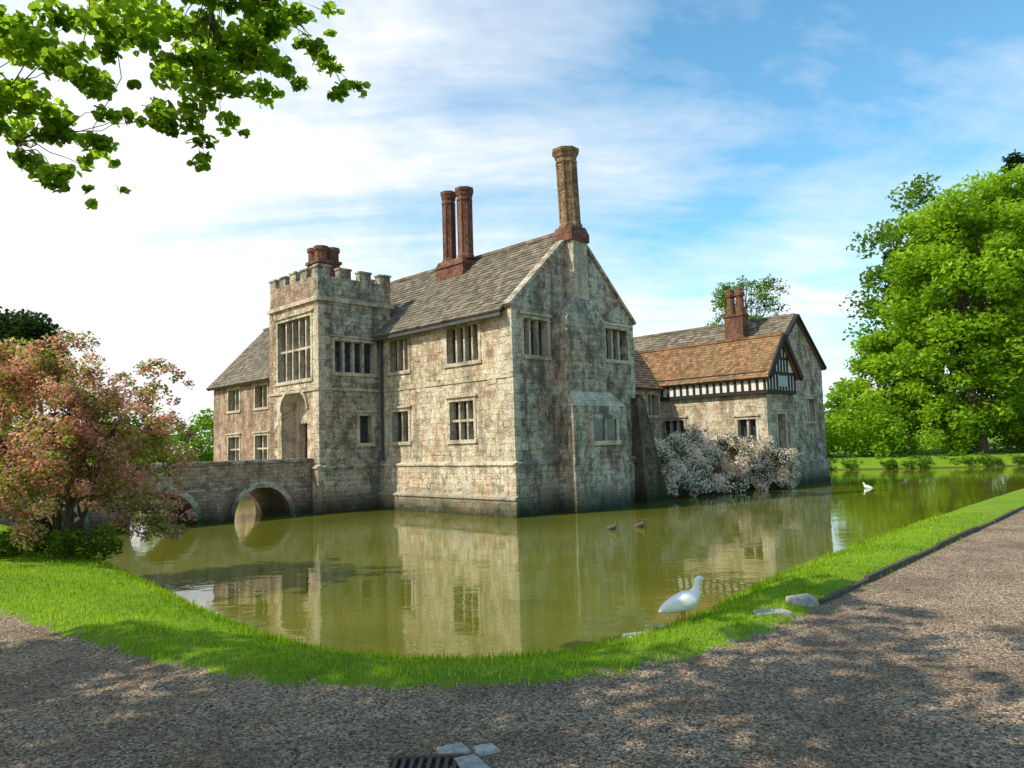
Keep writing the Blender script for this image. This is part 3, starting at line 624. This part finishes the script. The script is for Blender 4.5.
tree('ash_tree',(20.2,62,0),12.4,(3.0,2.9,3.5),80,.75,75,.2,'leaf_mid',.22,shell=.8,nlimb=40)
tree('oak_tree',(-41,60,0),10.0,(4.6,4.5,4.0),150,1.3,200,.35,'leaf_dark',.5,minz=-1)
tree('oak_tree',(-50,62,0),9.5,(5,5,4.5),110,1.5,180,.38,'leaf_dark',.5)
cs=[];rs=[]
for i in range(380):
    x=random.uniform(-140,160); y=random.uniform(95,125); cs.append((x,y,random.uniform(.5,6.0)*(1+.25*math.sin(x*.13)))); rs.append(random.uniform(1.6,3))
p,r=clump_pts(cs,rs,80,.8); leaves('distant_tree_belt',p,.85,'leaf_mid',r)
cs=[];rs=[]
for i in range(260):
    x=random.uniform(18,52); y=random.uniform(50.6,56.5); zz=random.uniform(.3,5.2)*(.6+.4*math.sin(x*.7)**2)
    cs.append((x,y,zz)); rs.append(random.uniform(.6,1.3))
p,r=clump_pts(cs,rs,180,.8); leaves('shrubbery',p,.28,'leaf_big',r)
cs=[];rs=[]
for i in range(120):
    x=random.uniform(-48,-18); y=random.uniform(52,60)+ (x+18)*-.1; cs.append((x,y,random.uniform(.4,4.2))); rs.append(random.uniform(.7,1.4))
p,r=clump_pts(cs,rs,150,.8); leaves('shrubbery',p,.3,'leaf_mid',r)
cs=[];rs=[]
px=RNG.uniform(19.5,50,420); bx=np.interp(px,[19,26,34,44,50],[51,49.0,48.3,48.6,49.2]); 
for x,y0 in zip(px,bx):
    if math.sin(x*1.3)+math.sin(x*3.1+1)<-.9: continue
    d=random.uniform(-.7,.9); cs.append((x,y0+d,-.5+max(0,d)*.35+random.uniform(0,.3))); rs.append(random.uniform(.2,.45))
p,r=clump_pts(cs,rs,45,.8); leaves('waterside_plants',p,.2,'leaf_mid',r)
# pink hawthorn
hx,hy=-8.0,12.9
haw=empty('pink_hawthorn_tree',(hx,hy,0)); cs=[];rs=[]
while len(cs)<215:
    d=Vector((random.gauss(0,1),random.gauss(0,1),random.gauss(0,1))).normalized()
    if d.z<-.85: continue
    q=random.uniform(.3,1)**.5*random.uniform(.82,1.15)
    c=(d.x*2.05*q,d.y*1.7*q,1.9+d.z*1.75*q)
    if c[2]<.2 : continue
    cs.append(c); rs.append(random.uniform(.15,.38))
for k in range(24):
    a=random.uniform(0,6.28); z=random.uniform(.7,3.3)
    for j in range(5): cs.append((math.cos(a)*(1.6+.15*j),math.sin(a)*(1.4+.15*j),z+.16*j-.05*j*j)); rs.append(.13)
for k in range(9):
    x=.9+random.random()*1.3
    for j in range(4): cs.append((x+.1*j,random.uniform(-.5,.5),1.0-.22*j)); rs.append(.16)
p,r=clump_pts(cs,rs,140,.8); g=RNG.random(len(p))<np.clip(.38+.32*np.sin(p[:,0]*4)*np.sin(p[:,2]*5+p[:,1]*3),.08,.9)
leaves('green_leaves',p[g],.07,'leaf_haw',r[g],haw); leaves('pink_blossom_clusters',p[~g],.06,'blossom',r[~g],haw)
paths=[]
for k in range(6):
    c=(random.uniform(-1,1),random.uniform(-.8,.8),random.uniform(1.9,2.8)); lp=limb((random.uniform(-.2,.2)+.1,random.uniform(-.15,.15),-.2),c,.085,.03,6,.12); paths.append(lp)
    for j in range(6): paths.append(limb(lp[0][random.randint(2,5)],random.choice(cs[:190]),.03,.006,4,.15))
tubes('stems',paths,'bark',haw)
cs=[(random.uniform(-1.4,1.1),random.uniform(-.8,.5),random.uniform(.05,.45)) for _ in range(30)]; p,r=clump_pts(cs,[.25]*30,130,.8); leaves('green_undergrowth',p,.08,'leaf_mid',r,haw)
# clematis on terrace wall
cl=empty('flowering_clematis',(.04,23.9,0),math.radians(45)); cs=[];rs=[]
for i in range(300):
    x=random.uniform(7.4,15.6); t=random.random()**.75
    top=float(np.interp(x,[7.4,8.5,10,12,13.4,14.6,15.6],[1.3,1.6,1.95,2.0,1.75,1.25,.7]))+.12*math.sin(x*5)
    fr=float(np.interp(x,[7,12,13.8,14.6,15.6],[-.75,-.85,-1.5,-1.95,-2.0])); inn=float(np.interp(x,[7,13,14.4],[.75,.9,.15]))
    cs.append((x,fr-random.random()*.35+t*inn,-.5+(top+.5)*t+random.uniform(-.1,.1))); rs.append(random.uniform(.16,.36))
for i in range(60):
    x=random.uniform(12.3,14.4); cs.append((x,random.uniform(-1.6,-.4),random.uniform(.2,1.55))); rs.append(random.uniform(.2,.36))
p,r=clump_pts(cs,rs,125,.85); g=RNG.random(len(p)); sel=g<(.66+.34*np.sin(p[:,0]*2.7)*np.sin(p[:,2]*4+p[:,0]))
leaves('foliage',p[~sel],.09,'leaf_cl',r[~sel],cl); leaves('flowers',p[sel],.09,'blossom_w',RNG.random(sel.sum()),cl,up=.1)
cs=[(random.uniform(9,14),random.uniform(.6,3.2),random.uniform(.9,1.6)) for _ in range(26)]; p,r=clump_pts(cs,[.5]*26,120,.8)
gs=empty('garden_shrub',(.04,23.9,0),math.radians(45)); leaves('shrub_foliage',p,.12,'leaf_mid',r,gs)
# overhanging lime tree
lime=empty('lime_tree',(-9.5,-2.0,0))
def L_(c): return (c[0]+9.5,c[1]+2.0,c[2])
vis=[(-4.3,5.45,.5),(-3.9,5.05,.42),(-4.2,4.65,.42),(-3.75,4.45,.3),(-3.95,4.1,.22),(-3.5,4.75,.26),(-4.3,4.3,.25),(-3.45,4.15,.1),(-3.4,5.55,.3),(-2.95,5.4,.38),(-2.65,5.05,.34),(-2.35,5.4,.4),(-2.8,4.65,.24),(-2.9,4.42,.16),(-2.15,5.0,.34),(-1.85,5.35,.26),(-1.7,5.05,.24),(-1.42,4.92,.15),(-2.5,4.75,.24),(-3.05,5.0,.24),(-2.0,5.6,.35),(-2.7,5.7,.35),(-1.3,4.78,.09),(-4.5,5.0,.4),(-2.3,5.15,.3),(-3.2,4.7,.14),(-3.7,3.98,.12),(-2.45,4.5,.12)]
cs=[];rs=[]
for x,z,r in vis:
    y=6.0+random.uniform(-.5,.5); k=y/6.0
    for j in range(6): cs.append(L_((x*k+random.gauss(0,r*.55),y+random.gauss(0,.35),1.65+(z-1.65)*k+random.gauss(0,r*.4)))); rs.append(r*.5)
p,r=clump_pts(cs,rs,56,.6,.5); leaves('overhanging_leaves',p,.074,'leaf_lime',r,lime,HEX,.4)
bp=limb((0,0,4.0),L_((-4.6,5.6,6.1)),.12,.03,8,.06); paths=[bp]
b2=limb(bp[0][7],L_((-2.0,6.0,5.55)),.02,.006,8,.05,.04); paths.append(b2); b3=limb(bp[0][7],L_((-4.1,6.0,4.3)),.016,.005,6,.08,0); paths.append(b3)
for c in cs[::3]:
    src=b2[0] if c[0]-9.5>-3.2 else b3[0]
    q=min(src,key=lambda s_:(Vector(s_)-Vector(c)).length); paths.append(limb(q,c,.006,.002,5,.15,.03))
trunk=limb((0,0,-.3),(0.3,.2,11),.38,.1,10,.03); paths.append(trunk)
ccs=[];crs=[]
def crown_box(n,xr,yf,zr,rr):
    for _ in range(n):
        x=random.uniform(*xr); ccs.append(L_((x,random.uniform(-3,yf(x)),random.uniform(*zr)))); crs.append(random.uniform(*rr))
crown_box(185,(-13.5,-2.2),lambda x:3.3 if x>-9 else 4.3,(5.8,8.8),(.5,.95))
crown_box(14,(-4,-1.0),lambda x:4.5,(7.6,9.0),(.3,.6))
p,r=clump_pts(ccs,crs,120,.6); leaves('crown',p,.2,'leaf_canopy',r,lime,DIAM,.8)
for c in random.sample(ccs,34): paths.append(limb(trunk[0][random.randint(4,9)],c,.07,.02,5,.1))
tubes('trunk_and_limbs',paths,'bark',lime)
# ------------------------------------------------------------------ BIRDS
def loft(name,sp,mat,parent,sides=12,wid=1.0,sub=2):
    v=[];f=[]
    P=[Vector((a[0],0,a[1])) for a in sp]
    for i,q in enumerate(sp):
        d=(P[min(i+1,len(P)-1)]-P[max(i-1,0)]).normalized(); nrm=Vector((-d.z,0,d.x)); w=q[3] if len(q)>3 else q[2]*wid
        for k in range(sides):
            t=2*math.pi*k/sides; c=P[i]+nrm*math.cos(t)*q[2]+Vector((0,1,0))*math.sin(t)*w; v.append(tuple(c))
    for i in range(len(sp)-1):
        for k in range(sides):
            k2=(k+1)%sides; f.append((i*sides+k,i*sides+k2,(i+1)*sides+k2,(i+1)*sides+k))
    f.append(tuple(range(sides))); f.append(tuple(range((len(sp)-1)*sides,len(sp)*sides))[::-1])
    me=bpy.data.meshes.new(name); me.from_pydata(v,[],f); me.materials.append(M[mat])
    for p_ in me.polygons: p_.use_smooth=True
    ob=bpy.data.objects.new(name,me); link(ob,parent); s=ob.modifiers.new('s','SUBSURF'); s.levels=sub; s.render_levels=sub; return ob
def duck(name,loc,rz,sc,stand,mat='feather',headmat=None):
    e=empty(name,loc,rz); e.scale=(sc,)*3; z0=0 if stand else -.135
    body=[(-.27,.125,.008,.02),(-.235,.135,.028,.045),(-.17,.16,.066,.078),(-.08,.19,.096,.105),(.01,.215,.112,.116),(.085,.245,.102,.102),(.132,.29,.072,.072),(.150,.335,.044,.044),(.155,.38,.032,.031),(.16,.415,.034,.031),(.178,.445,.037,.033),(.21,.447,.031,.028),(.232,.44,.018,.018),(.237,.438,.008,.012)]
    if not stand: body=[(x,z-.02 if x<.1 else z-.03,r,w) for x,z,r,w in body]
    dz=0 if stand else -.03
    body=[(a,b+z0,c,d) for a,b,c,d in body]; loft('body_neck_head',body,mat,e)
    loft('bill',[(.225,.44+z0+dz,.016,.017),(.25,.432+z0+dz,.012,.016),(.278,.424+z0+dz,.007,.018),(.290,.421+z0+dz,.003,.012)],'orange',e,8)
    for s in (-1,1):
        w=loft('wing',[(-.25,.15+z0,.006,.004),(-.18,.18+z0,.03,.012),(-.07,.215+z0,.055,.018),(.03,.235+z0,.06,.02),(.09,.245+z0,.035,.012),(.11,.25+z0,.008,.004)],mat,e,10); w.location=(0,s*.098,0); w.rotation_euler=(0,0,s*.2)
        ey=loft('eye',[(-.006,0,.001),(-.003,0,.005),(.003,0,.005),(.006,0,.001)],'black',e,8,1,1); ey.location=(.198,s*.031,.452+z0+dz)
        if stand:
            tubes('leg',[([(-.01,s*.045,.16),(-.005,s*.045,.08),(.0,s*.045,.012)],[.022,.011,.010])],'orange',e,8)
            ft_=MB(); ft_.hexa([(-.015,s*.045-.012,0),(.075,s*.045-.04,0),(.09,s*.045,0),(.075,s*.045+.04,0),(-.015,s*.045+.012,0)],[(-.015,s*.045-.010,.014),(.075,s*.045-.038,.006),(.09,s*.045,.006),(.075,s*.045+.038,.006),(-.015,s*.045+.010,.014)],'orange'); ft_.build('webbed_foot',e)
    return e
gz=float(hgt(np.array([1.60]),np.array([7.22]))[0])
duck('white_duck',(1.57,7.22,gz+.0),.12,.90,True)
duck('white_duck',(15.1,32,WATER),2.6,.8,False)
duck('mallard_duck',(2.5,19.7,WATER),.2,.75,False,'mallard'); duck('mallard_duck',(3.3,20.1,WATER),.1,.75,False,'mallard')
# ------------------------------------------------------------------ small items
K=MB()
pts=[(2.95,7.42),(3.9,8.45),(5.2,9.85),(6.8,11.6),(8.6,13.5),(10.8,15.9),(14,19.3)]
for a,b in zip(pts[:-1],pts[1:]):
    a=Vector((a[0],a[1],.0));b=Vector((b[0],b[1],.0)); k=max(1,int((b-a).length/.9))
    for i in range(k):
        j=Vector((0,0,random.uniform(-.015,.012))); K.beam(a.lerp(b,i/k)+j,a.lerp(b,(i+.99)/k)+j,.05,.11,'wetwood')
K.build('timber_kerb_edging')
def rock(name,x,y,sx,sy,sz,rz,z=0):
    mb=MB(); j=lambda a:a*random.uniform(.88,1.1)
    b=[(-j(sx),-j(sy),-.05),(j(sx),-j(sy),-.05),(j(sx),j(sy),-.05),(-j(sx),j(sy),-.05)]
    t=[(p[0]*.93,p[1]*.93,sz*random.uniform(.85,1.1)) for p in b]
    mb.hexa(b,t,'slab'); ob=mb.build(name); ob.location=(x,y,z); ob.rotation_euler=(0,0,rz)
    bv=ob.modifiers.new('w','WELD'); bv.merge_threshold=.001; b2=ob.modifiers.new('b','BEVEL'); b2.width=.012; b2.segments=2
rock('stone_block',2.33,6.98,.18,.08,.06,.1); rock('stone_block',2.78,7.42,.15,.09,.09,.3); rock('stone_slab',1.15,6.95,.2,.10,.03,.35,-.14); rock('stone_slab',1.38,7.12,.16,.1,.03,.6,-.13)
D=MB(); 
for i in range(8): D.box(-.78+i*.045,-.76+i*.045,3.86,4.1,.0,.018,'iron')
D.box(-.80,-.42,3.83,3.86,0,.022,'iron'); D.box(-.80,-.42,4.1,4.13,0,.022,'iron'); D.box(-.80,-.42,3.83,4.13,-.02,.003,'dark')
ob=D.build('drain_grate'); ob.location=(.10,-.04,.0)
rock('paving_slab',-.27,3.98,.075,.10,.02,.45,0);rock('paving_slab',-.38,4.17,.085,.07,.018,.4,0); rock('paving_slab',-.20,4.17,.06,.06,.018,.45,0)
# ------------------------------------------------------------------ LIGHT / SKY / CAMERA
S=Vector((-.945,-.327,0)).normalized(); el=math.radians(44)
S=Vector((S.x*math.cos(el),S.y*math.cos(el),math.sin(el)))
sd=bpy.data.lights.new('sun','SUN'); sd.energy=5.0; sd.angle=math.radians(.5); sd.color=(1,.94,.80)
so=bpy.data.objects.new('sun',sd); so.rotation_euler=S.to_track_quat('Z','Y').to_euler(); COL.objects.link(so)
w=bpy.data.worlds.new('World'); scene.world=w; w.use_nodes=True; nt=w.node_tree; nt.nodes.clear()
sk=nt.nodes.new('ShaderNodeTexSky'); sk.sky_type='NISHITA'; sk.sun_disc=False; sk.sun_elevation=el; sk.sun_rotation=math.atan2(S.x,S.y)%(2*math.pi); sk.air_density=1; sk.dust_density=.6; sk.ozone_density=1.5
tc=nt.nodes.new('ShaderNodeTexCoord'); sx=nt.nodes.new('ShaderNodeSeparateXYZ'); nt.links.new(tc.outputs['Generated'],sx.inputs[0])
zc=math_(nt,'ADD',math_(nt,'MAXIMUM',sx.outputs[2],0),.22)
cx=math_(nt,'DIVIDE',sx.outputs[0],zc); cy=math_(nt,'DIVIDE',sx.outputs[1],zc)
cb=nt.nodes.new('ShaderNodeCombineXYZ'); nt.links.new(cx,cb.inputs[0]); nt.links.new(cy,cb.inputs[1])
mp=nt.nodes.new('ShaderNodeMapping'); mp.inputs['Rotation'].default_value=(0,0,math.radians(-35)); mp.inputs['Scale'].default_value=(.55,2.0,1); nt.links.new(cb.outputs[0],mp.inputs[0])
c1=noise(nt,mp.outputs[0],1.15,6,.62,.5)
c2=noise(nt,cb.outputs[0],1.6,5,.6,.3)
left=math_(nt,'MULTIPLY',sx.outputs[0],-.36)
hor=math_(nt,'MULTIPLY',math_(nt,'SUBTRACT',.40,sx.outputs[2]),.55)
am=math_(nt,'ADD',math_(nt,'ADD',math_(nt,'MULTIPLY',c1,.85),math_(nt,'MULTIPLY',c2,.70)),math_(nt,'ADD',left,hor))
fac=ramp(nt,[(.58,(.0,.0,.0)),(.78,(.45,.45,.45)),(.95,(1,1,1))],am).outputs[0]
skc=mixc(nt,sk.outputs[0],(1.1,1.75,1.75),1.0,'MULTIPLY')
cc=mixc(nt,skc,(7.8,7.9,8.0),fac)
bg=nt.nodes.new('ShaderNodeBackground'); bg.inputs[1].default_value=.14; nt.links.new(cc,bg.inputs[0])
wo=nt.nodes.new('ShaderNodeOutputWorld'); nt.links.new(bg.outputs[0],wo.inputs[0])
cam=bpy.data.cameras.new('camera'); cam.lens=740/1024*36; cam.sensor_width=36; cam.clip_end=3000; cam.clip_start=.05
co=bpy.data.objects.new('camera',cam); COL.objects.link(co)
co.matrix_world=Matrix.Translation((0,0,1.65))@Matrix.Rotation(math.radians(90+4.71),4,'X')@Matrix.Rotation(math.radians(-1.72),4,'Z')
scene.camera=co
